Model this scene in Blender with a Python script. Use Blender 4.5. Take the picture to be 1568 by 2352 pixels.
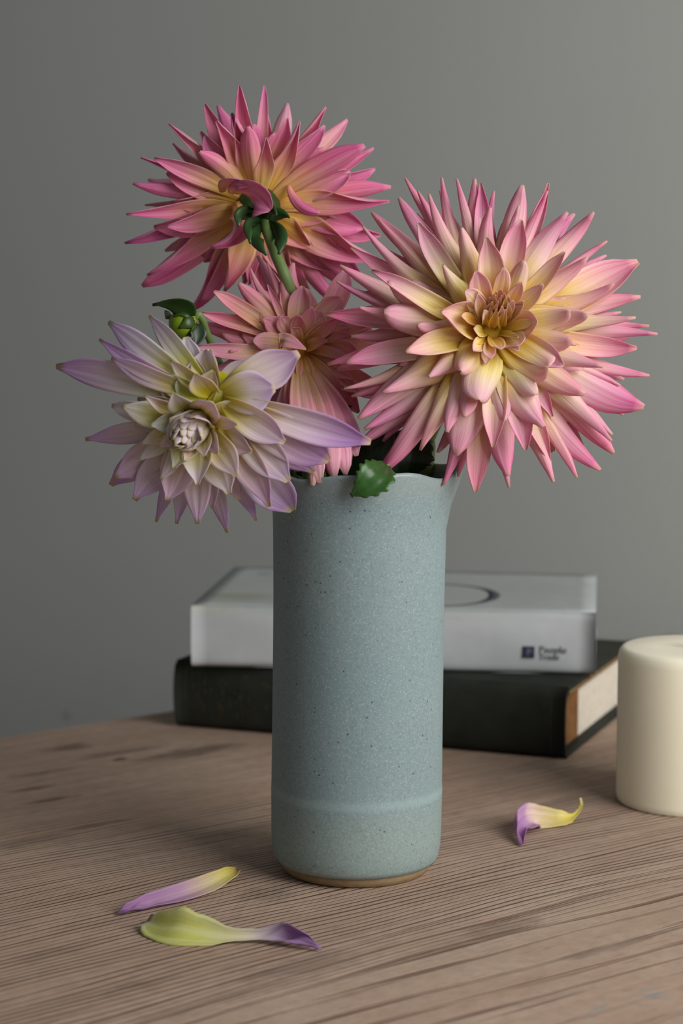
import bpy, math, random
from mathutils import Vector, Matrix, Quaternion
for o in list(bpy.data.objects): bpy.data.objects.remove(o)
rnd = random.Random(7)
S = bpy.context.scene
COL = S.collection

# ------------------------------------------------------------------ camera
FPX = 4980.0
CAM_Z = 0.281
PITCH = math.atan((1176 - 580) / FPX)
cam = bpy.data.cameras.new('camera'); camo = bpy.data.objects.new('camera', cam); COL.objects.link(camo)
camo.location = (0, 0, CAM_Z); camo.rotation_euler = (math.pi / 2 - PITCH, 0, 0)
cam.sensor_fit = 'VERTICAL'; cam.sensor_height = 23.6; cam.sensor_width = 23.6 * 2 / 3
cam.lens = FPX * 23.6 / 2352
cam.clip_start = 0.01; cam.clip_end = 50
cam.dof.use_dof = True; cam.dof.focus_distance = 0.96; cam.dof.aperture_fstop = 6.3
S.camera = camo

# ------------------------------------------------------------------ light
w = bpy.data.worlds.new('world'); S.world = w; w.use_nodes = True
w.node_tree.nodes['Background'].inputs[0].default_value = (0.93, 0.97, 1.0, 1)
w.node_tree.nodes['Background'].inputs[1].default_value = 0.14
def area(name, loc, target, sx, sy, power, col):
    L = bpy.data.lights.new(name, 'AREA'); L.shape = 'RECTANGLE'; L.size = sx; L.size_y = sy
    L.energy = power; L.color = col
    o = bpy.data.objects.new(name, L); COL.objects.link(o); o.location = loc
    o.rotation_euler = (Vector(target) - Vector(loc)).to_track_quat('-Z', 'Y').to_euler()
    return o
# daylight through the window in the right-hand side of the room
area('window_daylight', (0.86, 0.34, 0.62), (0.12, 1.10, 0.15), 0.9, 0.9, 18.0, (1.0, 0.985, 0.96))
S.view_settings.view_transform = 'Standard'; S.view_settings.look = 'None'
S.view_settings.exposure = 0.0; S.view_settings.gamma = 1.0; S.view_settings.use_curve_mapping = False

# ------------------------------------------------------------------ pixel helpers
F_ = Vector((0, math.cos(PITCH), -math.sin(PITCH))); U_ = Vector((0, math.sin(PITCH), math.cos(PITCH))); X_ = Vector((1, 0, 0))
EYE = Vector((0, 0, CAM_Z))
def ray(px, py): return F_ + X_ * ((px - 784) / FPX) - U_ * ((py - 1176) / FPX)
def at_y(px, py, y): d = ray(px, py); return EYE + d * (y / d.y)
def at_z(px, py, z=0.0): d = ray(px, py); return EYE + d * ((z - CAM_Z) / d.z)
def at_plane(px, py, P, n):
    d = ray(px, py); return EYE + d * ((P - EYE).dot(n) / d.dot(n))

def lin(c):
    r = []
    for v in c:
        v = v / 255.0
        r.append(v / 12.92 if v <= 0.04045 else ((v + 0.055) / 1.055) ** 2.4)
    return Vector(r)
def lin4(c): v = lin(c); return (v[0], v[1], v[2], 1)
def ss(a, b, x):
    t = max(0.0, min(1.0, (x - a) / (b - a))); return t * t * (3 - 2 * t)
def ramp(stops, t):
    if t <= stops[0][0]: return stops[0][1]
    for (a, ca), (b, cb) in zip(stops, stops[1:]):
        if t <= b: return ca.lerp(cb, (t - a) / (b - a))
    return stops[-1][1]

# ------------------------------------------------------------------ object helpers
def tag(o, label=None, cat=None, group=None, kind=None):
    if label: o['label'] = label
    if cat: o['category'] = cat
    if group: o['group'] = group
    if kind: o['kind'] = kind
    return o
def empty(name, loc=(0, 0, 0), rz=0):
    o = bpy.data.objects.new(name, None); COL.objects.link(o); o.location = loc; o.rotation_euler = (0, 0, rz)
    o.empty_display_size = 0.01
    return o
def mesh_obj(name, verts, faces, mat, parent=None, smooth=True):
    me = bpy.data.meshes.new(name); me.from_pydata([tuple(v) for v in verts], [], faces); me.validate(); me.update()
    if smooth: me.polygons.foreach_set('use_smooth', [True] * len(me.polygons))
    if mat: me.materials.append(mat)
    o = bpy.data.objects.new(name, me); COL.objects.link(o)
    if parent: o.parent = parent
    return o
def box(name, x0, x1, y0, y1, z0, z1, mat, parent=None, bev=0.0, seg=2):
    v = [(x, y, z) for x in (x0, x1) for y in (y0, y1) for z in (z0, z1)]
    f = [(0, 1, 3, 2), (4, 6, 7, 5), (0, 4, 5, 1), (2, 3, 7, 6), (0, 2, 6, 4), (1, 5, 7, 3)]
    o = mesh_obj(name, v, f, mat, parent, smooth=False)
    if bev:
        m = o.modifiers.new('bevel', 'BEVEL'); m.width = bev; m.segments = seg
    return o
def lathe(name, prof, mat, parent=None, n=64, fn=None, closed=False):
    """prof: list of (r,z); fn(theta,i,r,z)->(r,z)"""
    v = []; f = []; m = len(prof)
    for j in range(n):
        th = 2 * math.pi * j / n
        for i, (r, z) in enumerate(prof):
            if fn: r, z = fn(th, i, r, z)
            v.append((r * math.cos(th), r * math.sin(th), z))
    for j in range(n):
        k = (j + 1) % n
        for i in range(m - 1 if not closed else m):
            i2 = (i + 1) % m
            f.append((j * m + i, k * m + i, k * m + i2, j * m + i2))
    return mesh_obj(name, v, f, mat, parent)
def tube(name, pts, rad, mat, parent=None, n=10):
    pts = [Vector(p) for p in pts]
    v = []; f = []; up = Vector((0.3, 1, 0.2)).normalized(); N = len(pts)
    for i, p in enumerate(pts):
        t = (pts[min(i + 1, N - 1)] - pts[max(i - 1, 0)]).normalized()
        a = (up - t * up.dot(t)).normalized(); b = t.cross(a); up = a
        r = rad(i / (N - 1)) if callable(rad) else rad
        for k in range(n):
            c = 2 * math.pi * k / n
            v.append(p + a * (r * math.cos(c)) + b * (r * math.sin(c)))
    for i in range(N - 1):
        for k in range(n):
            k2 = (k + 1) % n
            f.append((i * n + k, i * n + k2, (i + 1) * n + k2, (i + 1) * n + k))
    f.append(tuple(range(n))[::-1]); f.append(tuple((N - 1) * n + k for k in range(n)))
    return mesh_obj(name, v, f, mat, parent)
def bez(P, t):
    a, b, c, d = P; s = 1 - t
    return a * (s * s * s) + b * (3 * s * s * t) + c * (3 * s * t * t) + d * (t * t * t)
def bezd(P, t):
    a, b, c, d = P; s = 1 - t
    return (b - a) * (3 * s * s) + (c - b) * (6 * s * t) + (d - c) * (3 * t * t)
def catmull(pts, n):
    pts = [Vector(p) for p in pts]; out = []
    q = [pts[0] * 2 - pts[1]] + pts + [pts[-1] * 2 - pts[-2]]
    m = len(pts) - 1
    for i in range(n + 1):
        x = i / n * m; k = min(int(x), m - 1); t = x - k
        a, b, c, d = q[k:k + 4]
        out.append(0.5 * ((2 * b) + (c - a) * t + (2 * a - 5 * b + 4 * c - d) * t * t + (3 * b - a - 3 * c + d) * t ** 3))
    return out

# ------------------------------------------------------------------ node helpers
class NT:
    def __init__(s, name):
        s.m = bpy.data.materials.new(name); s.m.use_nodes = True; s.t = s.m.node_tree
        s.t.nodes.clear(); s.out = s.t.nodes.new('ShaderNodeOutputMaterial')
    def n(s, typ, **kw):
        nd = s.t.nodes.new(typ)
        for k, v in kw.items(): setattr(nd, k, v)
        return nd
    def put(s, sock, v):
        if hasattr(v, 'is_output') or isinstance(v, bpy.types.NodeSocket): s.t.links.new(v, sock)
        elif isinstance(v, (tuple, list, Vector)) and sock.type == 'RGBA' and len(v) == 3: sock.default_value = (*v, 1)
        else: sock.default_value = v
    def math(s, op, a, b=None, c=None, clamp=False):
        nd = s.n('ShaderNodeMath', operation=op, use_clamp=clamp)
        s.put(nd.inputs[0], a)
        if b is not None: s.put(nd.inputs[1], b)
        if c is not None: s.put(nd.inputs[2], c)
        return nd.outputs[0]
    def vmath(s, op, a, b=None):
        nd = s.n('ShaderNodeVectorMath', operation=op); s.put(nd.inputs[0], a)
        if b is not None: s.put(nd.inputs[1], b)
        return nd.outputs['Value'] if op in ('LENGTH', 'DOT_PRODUCT', 'DISTANCE') else nd.outputs[0]
    def comb(s, x, y, z):
        nd = s.n('ShaderNodeCombineXYZ')
        for i, v in enumerate((x, y, z)): s.put(nd.inputs[i], v)
        return nd.outputs[0]
    def sep(s, v):
        nd = s.n('ShaderNodeSeparateXYZ'); s.put(nd.inputs[0], v); return nd.outputs
    def noise(s, vec, scale, detail=3, rough=0.5, dist=0.0):
        nd = s.n('ShaderNodeTexNoise'); s.put(nd.inputs['Vector'], vec)
        nd.inputs['Scale'].default_value = scale; nd.inputs['Detail'].default_value = detail
        nd.inputs['Roughness'].default_value = rough; nd.inputs['Distortion'].default_value = dist
        return nd.outputs['Fac']
    def mapr(s, v, a, b, c=0.0, d=1.0, smooth=False):
        nd = s.n('ShaderNodeMapRange'); nd.clamp = True
        if smooth: nd.interpolation_type = 'SMOOTHSTEP'
        s.put(nd.inputs[0], v)
        for i, x in enumerate((a, b, c, d)): nd.inputs[i + 1].default_value = x
        return nd.outputs[0]
    def mix(s, f, a, b, mode='MIX'):
        nd = s.n('ShaderNodeMix', data_type='RGBA', blend_type=mode)
        s.put(nd.inputs[0], f); s.put(nd.inputs[6], a); s.put(nd.inputs[7], b); return nd.outputs[2]
    def tc(s, k='Object'): return s.n('ShaderNodeTexCoord').outputs[k]
    def bump(s, h, st, dist=0.001):
        nd = s.n('ShaderNodeBump'); nd.inputs['Strength'].default_value = st; nd.inputs['Distance'].default_value = dist
        s.put(nd.inputs['Height'], h); return nd.outputs[0]
    def pbsdf(s, col, rough=0.6, spec=0.3, normal=None, **kw):
        nd = s.n('ShaderNodeBsdfPrincipled'); s.put(nd.inputs['Base Color'], col)
        s.put(nd.inputs['Roughness'], rough); nd.inputs['Specular IOR Level'].default_value = spec
        for k, v in kw.items(): s.put(nd.inputs[k.replace('_', ' ')], v)
        if normal is not None: s.put(nd.inputs['Normal'], normal)
        return nd.outputs[0]
    def done(s, sh): s.put(s.out.inputs[0], sh); return s.m
    def spot(s, xy, cx, cy, rx, ry, ang=0.0, warp=None, soft=0.5):
        """1 inside a soft ellipse, in the plane of the first two coordinates"""
        x, y = xy
        dx = s.math('SUBTRACT', x, cx); dy = s.math('SUBTRACT', y, cy)
        if ang:
            c_, s_ = math.cos(ang), math.sin(ang)
            dx, dy = (s.math('ADD', s.math('MULTIPLY', dx, c_), s.math('MULTIPLY', dy, s_)),
                      s.math('SUBTRACT', s.math('MULTIPLY', dy, c_), s.math('MULTIPLY', dx, s_)))
        a = s.math('POWER', s.math('ABSOLUTE', s.math('DIVIDE', dx, rx)), 2.0); b = s.math('POWER', s.math('ABSOLUTE', s.math('DIVIDE', dy, ry)), 2.0)
        r = s.math('SQRT', s.math('ADD', a, b))
        if warp is not None: r = s.math('ADD', r, warp)
        return s.mapr(r, 1.0 - soft, 1.0 + soft * 0.6, 1.0, 0.0, True)

TR = math.radians(38)
def table_uv(px, py):
    p = at_z(px, py); c, s = math.cos(TR), math.sin(TR)
    return (p.x * c + p.y * s, -p.x * s + p.y * c)

def mat_wall():
    k = NT('wall_paint'); p = k.tc()
    n1 = k.noise(p, 3, 4); n2 = k.noise(p, 180, 3)
    col = k.mix(k.mapr(n1, 0.3, 0.7), lin4((189, 192, 187)), lin4((193, 196, 192)))
    x, y, z = k.sep(p)
    q = at_plane(152, 1645, Vector((0, 1.80, 0)), Vector((math.sin(math.radians(35)), math.cos(math.radians(35)), 0))); q = Vector((q.x / math.cos(math.radians(35)), 0, q.z))
    col = k.mix(k.math('MULTIPLY', k.spot((x, z), q.x, q.z, 0.0045, 0.0045), 0.35), col, lin4((70, 72, 68)))
    return k.done(k.pbsdf(col, 0.9, 0.1, k.bump(n2, 0.15)))

def mat_wood():
    k = NT('weathered_pine'); p = k.tc()
    u, n, z = k.sep(p)
    oi = k.n('ShaderNodeObjectInfo').outputs['Random']
    # growth rings: the across coordinate, bent slowly along the plank
    bend = k.noise(k.comb(k.math('MULTIPLY', u, 1.6), k.math('MULTIPLY', n, 5.0), 0.3), 1.6, 2, 0.5)
    bend2 = k.noise(k.comb(k.math('MULTIPLY', u, 10), k.math('MULTIPLY', n, 30), 0.0), 1.0, 2, 0.5)
    q = k.math('ADD', n, k.math('ADD', k.math('MULTIPLY', bend, 0.05), k.math('MULTIPLY', bend2, 0.0022)))
    q = k.math('ADD', q, k.math('MULTIPLY', oi, 3.0))
    ul = k.math('MULTIPLY', u, 1.0)
    fph = k.noise(k.comb(k.math('MULTIPLY', ul, 0.5), k.math('MULTIPLY', q, 45), 0.0), 1.0, 2, 0.5)
    fsin = k.math('SINE', k.math('ADD', k.math('MULTIPLY', q, 1650), k.math('MULTIPLY', fph, 9.0)))
    famp = k.noise(k.comb(k.math('MULTIPLY', ul, 9), k.math('MULTIPLY', q, 150), 4.0), 1.0, 3, 0.65)
    fine = k.math('ADD', 0.40, k.math('ADD', k.math('MULTIPLY', fsin, 0.13), k.math('MULTIPLY', k.math('SUBTRACT', famp, 0.5), 0.35)))
    mph = k.noise(k.comb(k.math('MULTIPLY', ul, 2.2), k.math('MULTIPLY', q, 24), 3.0), 1.0, 3, 0.6)
    msin = k.math('SINE', k.math('ADD', k.math('MULTIPLY', q, 430), k.math('MULTIPLY', mph, 12.0)))
    mamp = k.noise(k.comb(k.math('MULTIPLY', ul, 7), k.math('MULTIPLY', q, 260), 6.0), 1.0, 3, 0.65)
    mid = k.math('ADD', 0.36, k.math('ADD', k.math('MULTIPLY', msin, 0.14), k.math('MULTIPLY', k.math('SUBTRACT', mamp, 0.5), 0.45)))
    broad = k.noise(k.comb(k.math('MULTIPLY', ul, 1.6), k.math('MULTIPLY', q, 26), 7.0), 1.0, 2, 0.5)
    cloud = k.noise(k.comb(k.math('MULTIPLY', u, 10), k.math('MULTIPLY', n, 18), 1.0), 1.0, 5, 0.65)
    pore = k.noise(k.comb(k.math('MULTIPLY', u, 45), k.math('MULTIPLY', n, 700), 2.0), 1.0, 2, 0.6)
    mott = k.noise(p, 140, 4, 0.65)
    # where the fine straight grain and the wide flame grain show
    finezone = k.math('MULTIPLY', k.mapr(n, 0.63, 0.69, 0, 1, True), k.mapr(n, 0.86, 0.90, 1.0, 0.45, True))
    flame = k.math('MULTIPLY', k.mapr(n, 0.57, 0.575, 0.3, 1, True), k.mapr(n, 0.655, 0.70, 1, 0.12, True))
    base = k.mix(k.mapr(cloud, 0.3, 0.7), lin4((164, 137, 118)), lin4((184, 161, 143)))
    base = k.mix(k.math('MULTIPLY', k.mapr(broad, 0.42, 0.62), 0.30), base, lin4((160, 130, 110)))
    base = k.mix(k.math('MULTIPLY', k.mapr(mott, 0.40, 0.70), 0.40), base, lin4((138, 122, 108)))
    fl = k.math('MULTIPLY', k.math('MULTIPLY', k.mapr(fine, 0.44, 0.56, 0, 1, True), finezone), 0.85)
    base = k.mix(fl, base, lin4((96, 74, 62)))
    ml = k.math('MULTIPLY', k.math('MULTIPLY', k.mapr(mid, 0.42, 0.56, 0, 1, True), flame), 0.85)
    base = k.mix(ml, base, lin4((106, 78, 64)))
    base = k.mix(k.math('MULTIPLY', k.mapr(pore, 0.62, 0.72), 0.5), base, lin4((84, 68, 60)))
    warp = k.math('MULTIPLY', k.math('SUBTRACT', k.noise(k.comb(k.math('MULTIPLY', u, 60), k.math('MULTIPLY', n, 160), 0), 1.0, 3, 0.6), 0.5), 1.8)
    st = None
    for px, py, rx, ry, a in [(165, 1716, .016, .007, .6), (275, 1728, .030, .006, .45), (276, 1744, .005, .004, .8),
                              (440, 1727, .036, .010, .6), (75, 1811, .014, .004, .55), (118, 1837, .014, .0035, .6), (95, 1775, .022, .004, .4),
                              (700, 2218, .026, .012, .35), (612, 2052, .016, .011, .35), (1140, 2135, .026, .008, .35),
                              (220, 1895, .020, .0035, .45), (60, 1935, .03, .006, .35), (1290, 1842, .02, .006, .3), (560, 2280, .05, .006, .25),
                              (120, 2190, .02, .006, .25), (1365, 2185, .018, .004, .35), (1460, 2160, .022, .003, .4), (330, 2260, .02, .004, .3)]:
        cu, cn = table_uv(px, py)
        s1 = k.math('MULTIPLY', k.spot((u, n), cu, cn, rx, ry, 0.0, warp, 0.6), a)
        st = s1 if st is None else k.math('MAXIMUM', st, s1)
    base = k.mix(st, base, lin4((68, 56, 50)))
    # traces of old blue paint on the plank nearest the front
    bl = k.math('MULTIPLY', k.mapr(n, 0.565, 0.56, 0, 1), k.mapr(k.noise(k.comb(k.math('MULTIPLY', u, 50), k.math('MULTIPLY', n, 130), 5), 1, 3, .6), 0.58, 0.66))
    base = k.mix(k.math('MULTIPLY', bl, 0.7), base, lin4((118, 140, 146)))
    h = k.math('SUBTRACT', k.math('MULTIPLY', mott, 0.25), k.math('ADD', k.math('MULTIPLY', fl, 1.0), k.math('MULTIPLY', ml, 0.8)))
    return k.done(k.pbsdf(base, 0.72, 0.25, k.bump(h, 0.7, 0.0012)))

def mat_glaze():
    k = NT('speckled_celadon_glaze'); p = k.tc(); x, y, z = k.sep(p)
    a = k.noise(p, 1300, 2, 0.6); b = k.noise(p, 600, 2, 0.6); c = k.noise(p, 14, 3)
    vr = k.n('ShaderNodeTexVoronoi'); vr.inputs['Scale'].default_value = 480; k.put(vr.inputs['Vector'], p)
    dots = k.math('MULTIPLY', k.mapr(vr.outputs['Distance'], 0.14, 0.26, 1, 0), k.mapr(k.sep(vr.outputs['Color'])[0], 0.93, 0.95))
    col = k.mix(k.mapr(c, 0.3, 0.7), lin4((121, 142, 146)), lin4((131, 148, 149)))
    col = k.mix(k.mapr(z, 0.02, 0.045, 0.55, 0.0, True), col, lin4((140, 154, 148)))
    col = k.mix(k.math('MULTIPLY', k.mapr(b, 0.50, 0.68), 0.32), col, lin4((96, 112, 112)))
    col = k.mix(k.math('MULTIPLY', k.mapr(a, 0.54, 0.72), 0.45), col, lin4((180, 196, 194)))
    col = k.mix(k.math('MULTIPLY', dots, 0.8), col, lin4((52, 56, 52)))
    ring = k.spot((z, x), 0.0385, 0.0, 0.0022, 10.0, 0, None, 0.8)
    col = k.mix(k.math('MULTIPLY', ring, 0.25), col, lin4((168, 194, 194)))
    lip = k.mapr(z, 0.171, 0.181, 0, 0.35, True)
    col = k.mix(lip, col, lin4((150, 158, 156)))
    rough = k.mapr(z, 0.150, 0.176, 0.55, 0.28, True)
    return k.done(k.pbsdf(col, rough, 0.35, k.bump(b, 0.10, 0.0004)))
def mat_simple(name, c1, c2, scale=60, rough=0.7, spec=0.25, bump=0.2, dist=0.0005, **kw):
    k = NT(name); p = k.tc(); n1 = k.noise(p, scale, 4, 0.6)
    return k.done(k.pbsdf(k.mix(k.mapr(n1, 0.3, 0.7), lin4(c1), lin4(c2)), rough, spec, k.bump(n1, bump, dist), **kw))
def mat_wax():
    k = NT('ivory_wax'); p = k.tc(); n1 = k.noise(p, 25, 3)
    col = k.mix(k.mapr(n1, 0.3, 0.7), lin4((250, 242, 214)), lin4((252, 245, 222)))
    return k.done(k.pbsdf(col, 0.5, 0.3, k.bump(n1, 0.05), Subsurface_Weight=0.2, Subsurface_Radius=Vector((0.02, 0.014, 0.008)), Subsurface_Scale=0.6))
def mat_petal():
    k = NT('petal'); uv = k.tc('UV'); a = k.n('ShaderNodeVertexColor', layer_name='Col').outputs['Color']
    u, v, z = k.sep(uv); oi = k.n('ShaderNodeObjectInfo').outputs['Random']
    sv = k.comb(k.math('MULTIPLY', u, 1.3), k.math('MULTIPLY', v, 11), k.math('MULTIPLY', oi, 40))
    s1 = k.noise(sv, 1.0, 3, 0.6); s2 = k.noise(k.comb(k.math('MULTIPLY', u, 2), k.math('MULTIPLY', v, 30), k.math('MULTIPLY', oi, 70)), 1.0, 2, 0.5)
    hsv = k.n('ShaderNodeHueSaturation'); k.put(hsv.inputs['Color'], a)
    k.put(hsv.inputs['Saturation'], k.mapr(s1, 0.3, 0.7, 0.80, 1.22)); k.put(hsv.inputs['Value'], k.mapr(s1, 0.3, 0.7, 1.06, 0.93))
    col = hsv.outputs[0]
    h = k.math('ADD', k.math('MULTIPLY', s2, 0.6), s1)
    nrm = k.bump(h, 0.35, 0.0006)
    sh = k.pbsdf(col, 0.62, 0.22, nrm, Sheen_Weight=0.08)
    tr = k.n('ShaderNodeBsdfTranslucent'); k.put(tr.inputs[0], col); k.put(tr.inputs['Normal'], nrm)
    mx = k.n('ShaderNodeMixShader'); mx.inputs[0].default_value = 0.32; k.put(mx.inputs[1], sh); k.put(mx.inputs[2], tr.outputs[0])
    return k.done(mx.outputs[0])
def mat_green(name, c1, c2, rough=0.45, scale=90):
    k = NT(name); p = k.tc(); n1 = k.noise(p, scale, 4, 0.6)
    return k.done(k.pbsdf(k.mix(k.mapr(n1, 0.3, 0.7), lin4(c1), lin4(c2)), rough, 0.4, k.bump(n1, 0.25, 0.0006)))
def mat_cloth():
    k = NT('dark_green_book_cloth'); p = k.tc(); x, y, z = k.sep(p)
    n1 = k.noise(p, 60, 4, 0.6); n2 = k.noise(p, 900, 2)
    col = k.mix(k.mapr(n1, 0.3, 0.7), lin4((32, 36, 30)), lin4((46, 48, 41)))
    return k.done(k.pbsdf(col, 0.75, 0.2, k.bump(n2, 0.3, 0.0003)))
def mat_cover(spots):
    k = NT('worn_white_cover'); p = k.tc(); x, y, z = k.sep(p)
    n1 = k.noise(p, 30, 4, 0.6)
    col = k.mix(k.mapr(n1, 0.3, 0.7), lin4((174, 178, 181)), lin4((186, 190, 192)))
    warp = k.math('MULTIPLY', k.math('SUBTRACT', k.noise(p, 90, 3), 0.5), 0.6)
    top = k.mapr(z, 0.030, 0.034)
    for cx, cy, rx, ry, a, c in spots:
        col = k.mix(k.math('MULTIPLY', k.math('MULTIPLY', k.spot((x, y), cx, cy, rx, ry, 0, warp, 0.5), top), a), col, lin4(c))
    return k.done(k.pbsdf(col, 0.6, 0.25, k.bump(n1, 0.15)))

M = dict(chart=mat_simple('chartreuse_flower_heart', (196, 192, 40), (182, 176, 36), 200, 0.8, 0.1), ochre=mat_simple('ochre_flower_heart', (150, 100, 30), (170, 116, 40), 200, 0.8, 0.1), wall=mat_wall(), wood=mat_wood(), glaze=mat_glaze(), wax=mat_wax(), petal=mat_petal(), cloth=mat_cloth(),
         clay=mat_simple('unglazed_clay', (138, 116, 88), (152, 130, 100), 300, 0.85, 0.15),
         floor=mat_simple('floor_boards', (120, 100, 82), (140, 118, 98), 8),
         pages=mat_simple('aged_pages', (206, 196, 180), (222, 214, 200), 200, 0.85, 0.1),
         lining=mat_simple('brown_spine_lining', (112, 78, 48), (140, 100, 64), 120, 0.85, 0.1),
         worn=mat_simple('worn_board_edge', (104, 84, 60), (136, 112, 82), 150, 0.85, 0.1),
         tooling=mat_simple('faded_gilt_tooling', (44, 42, 32), (58, 54, 40), 400, 0.7, 0.3),
         ink=mat_simple('navy_print', (42, 46, 66), (50, 54, 74), 100, 0.7, 0.2, 0.0),
         ink2=mat_simple('grey_print', (112, 112, 120), (124, 124, 130), 100, 0.7, 0.2, 0.0),
         ring=mat_simple('charcoal_print', (62, 66, 72), (78, 82, 88), 100, 0.7, 0.2, 0.0),
         pale=mat_simple('pale_print', (112, 116, 132), (120, 124, 140), 100, 0.7, 0.2, 0.0),
         stem=mat_green('green_stem', (96, 118, 62), (122, 142, 84), 0.5),
         leaf=mat_green('dark_green_leaf', (34, 62, 26), (56, 90, 40), 0.40),
         sepal=mat_green('deep_green_sepal', (28, 54, 24), (46, 76, 34), 0.40),
         bud=mat_green('yellow_green_bud', (104, 132, 22), (132, 150, 34), 0.35),
         wick=mat_simple('waxed_wick', (190, 182, 160), (210, 202, 180), 200),
         eye=mat_simple('yellow_flower_heart', (206, 172, 60), (190, 150, 50), 200, 0.8, 0.1))

# ------------------------------------------------------------------ the setting
WALL_Y = 1.80; WALL_A = math.radians(-35)
wall = tag(box('wall_back', -2.0, 1.4, 0.0, 0.1, -0.75, 2.0, M['wall']), kind='structure')
wall.location = (0, WALL_Y, 0); wall.rotation_euler = (0, 0, WALL_A)
tag(box('floor', -2.2, 1.5, -1.6, 2.9, -0.80, -0.75, M['floor']), kind='structure')

# ------------------------------------------------------------------ table
tbl = tag(empty('wooden_table', (0, 0, 0), TR), 'weathered pine table with bare worn planks carrying the vase and books', 'table')
UA, UB = -0.45, 1.17
SEAMS = [1.100, 0.877, 0.570, 0.300, 0.040]
for a, b in zip(SEAMS, SEAMS[1:]):
    box('plank', UA, UB, b + 0.00025, a - 0.00025, -0.030, 0.0, M['wood'], tbl)
for nn in (0.10, 1.03):
    box('apron', UA + 0.06, UB - 0.06, nn - 0.01, nn + 0.01, -0.12, -0.030, M['wood'], tbl)
for uu in (UA + 0.06, UB - 0.06):
    box('apron', uu - 0.01, uu + 0.01, 0.11, 1.02, -0.12, -0.030, M['wood'], tbl)
    for nn in (0.10, 1.03):
        box('leg', uu - 0.03, uu + 0.03, nn - 0.03, nn + 0.03, -0.75, -0.030, M['wood'], tbl, 0.003)

# ------------------------------------------------------------------ vase
vc = at_z(815, 1994)
vase = tag(empty('vase', (vc.x, vc.y, 0)), 'tall blue-grey speckled stoneware vase with wavy pinched rim', 'vase')
vase.rotation_euler = (0, math.radians(0.6), 0)
R0 = 0.0389
prof = [(R0 * .91, 0.0052), (R0 * .945, 0.0054), (R0 * .972, 0.0075), (R0 * .992, 0.012), (R0 * 1.0, 0.018), (R0 * 1.003, 0.030), (R0 * 1.006, 0.0375), (R0 * 1.003, 0.040), (R0 * 1.0, 0.055), (R0 * .997, 0.080),
        (R0 * .995, 0.105), (R0 * .995, 0.125), (R0 * 1.0, 0.142), (R0 * 1.005, 0.155), (R0 * 1.012, 0.165), (R0 * 1.03, 0.172), (R0 * 1.055, 0.1775), (R0 * 1.066, 0.1800), (R0 * 1.06, 0.1815),
        (R0 * 1.03, 0.1812), (R0 * 0.985, 0.177), (R0 * .945, 0.170), (R0 * .92, 0.155), (R0 * .91, 0.10), (R0 * .90, 0.02), (R0 * .75, 0.010), (0.0001, 0.009)]
def rimfn(th, i, r, z):
    zz = ss(0.158, 0.181, z)
    # a pinched spout towards the right and a gentle wave round the rim
    sp = math.exp(-((math.atan2(math.sin(th + 0.12), math.cos(th + 0.12))) / 0.33) ** 2)
    r = r * (1 + 0.125 * sp * zz) + 0.0004 * math.sin(3 * th + 1) * (1 - zz)
    z = z + zz * (0.0016 * math.sin(4 * th + 0.6) + 0.0009 * math.sin(7 * th + 2.0) + 0.0010 * sp)
    return r, z
prof = [(r, z if z < .02 or i > len(prof) - 4 else .02 + (z - .02) * 1.022) for i, (r, z) in enumerate(prof)]
lathe('body', prof, M['glaze'], vase, 128, rimfn)
lathe('foot', [(0.0001, 0.0), (R0 * .80, 0.0), (R0 * .85, 0.0008), (R0 * .925, 0.0060), (0.0001, 0.0062)], M['clay'], vase, 96)

# ------------------------------------------------------------------ books
def spine_shape(name, L, T, bulge, thick, mat, parent, z0=0.0, ns=14, nx=24, y_in=0.006, wob=0.0):
    """a rounded spine: arc in y-z extruded along x, closed shell"""
    v = []; f = []; m = 2 * (ns + 1)
    for i in range(nx + 1):
        x = L * i / nx
        ring = []
        for s in range(ns + 1):
            a = -1 + 2 * s / ns
            y = -bulge * (1 - abs(a) ** 2.4) + y_in * max(0, abs(a) - .86) / .14
            y += wob * math.sin(x * 90 + a * 3)
            ring.append((x, y, z0 + T / 2 + a * T / 2))
        for s in range(ns, -1, -1):
            a = -1 + 2 * s / ns
            y = -bulge * (1 - abs(a) ** 2.4) + thick + y_in * max(0, abs(a) - .86) / .14
            ring.append((x, y, z0 + T / 2 + a * (T / 2 - thick)))
        v += ring
    for i in range(nx):
        for s in range(m):
            s2 = (s + 1) % m
            f.append((i * m + s, (i + 1) * m + s, (i + 1) * m + s2, i * m + s2))
    for i, rev in ((0, 1), (nx, 0)):
        for s in range(ns):
            q = (i * m + s, i * m + s + 1, i * m + m - 2 - s, i * m + m - 1 - s)
            f.append(q if not rev else q[::-1])
    return mesh_obj(name, v, f, mat, parent)
A1 = at_z(405, 1668); B1 = at_z(1300, 1745)
d = B1 - A1; ang1 = math.atan2(d.y, d.x); L1 = d.length
T1, W1 = 0.0405, 0.158
db = tag(empty('hardback_book', A1, ang1), 'old dark green cloth hardback lying under the white paperback', 'book')
spine_shape('spine', L1, T1, 0.004, 0.0022, M['cloth'], db, y_in=0.003)
box('back_board', 0, L1, 0.004, W1, 0.0, 0.0032, M['cloth'], db, 0.0012)
box('front_board', 0, L1, 0.004, W1, T1 - 0.0032, T1, M['cloth'], db, 0.0012)
box('page_block', 0.004, L1 - 0.006, 0.045, W1 - 0.004, 0.0033, T1 - 0.0033, M['pages'], db)
box('spine_lining', 0.004, L1 - 0.005, 0.002, 0.0445, 0.0034, T1 - 0.0034, M['lining'], db, 0.001)
box('worn_edge', L1 - 0.0032, L1 + 0.0002, 0.006, 0.120, T1 - 0.0052, T1 - 0.0026, M['worn'], db, 0.0006)
def spine_y(bulge, a): return -bulge * (1 - abs(a) ** 2.4)
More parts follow.
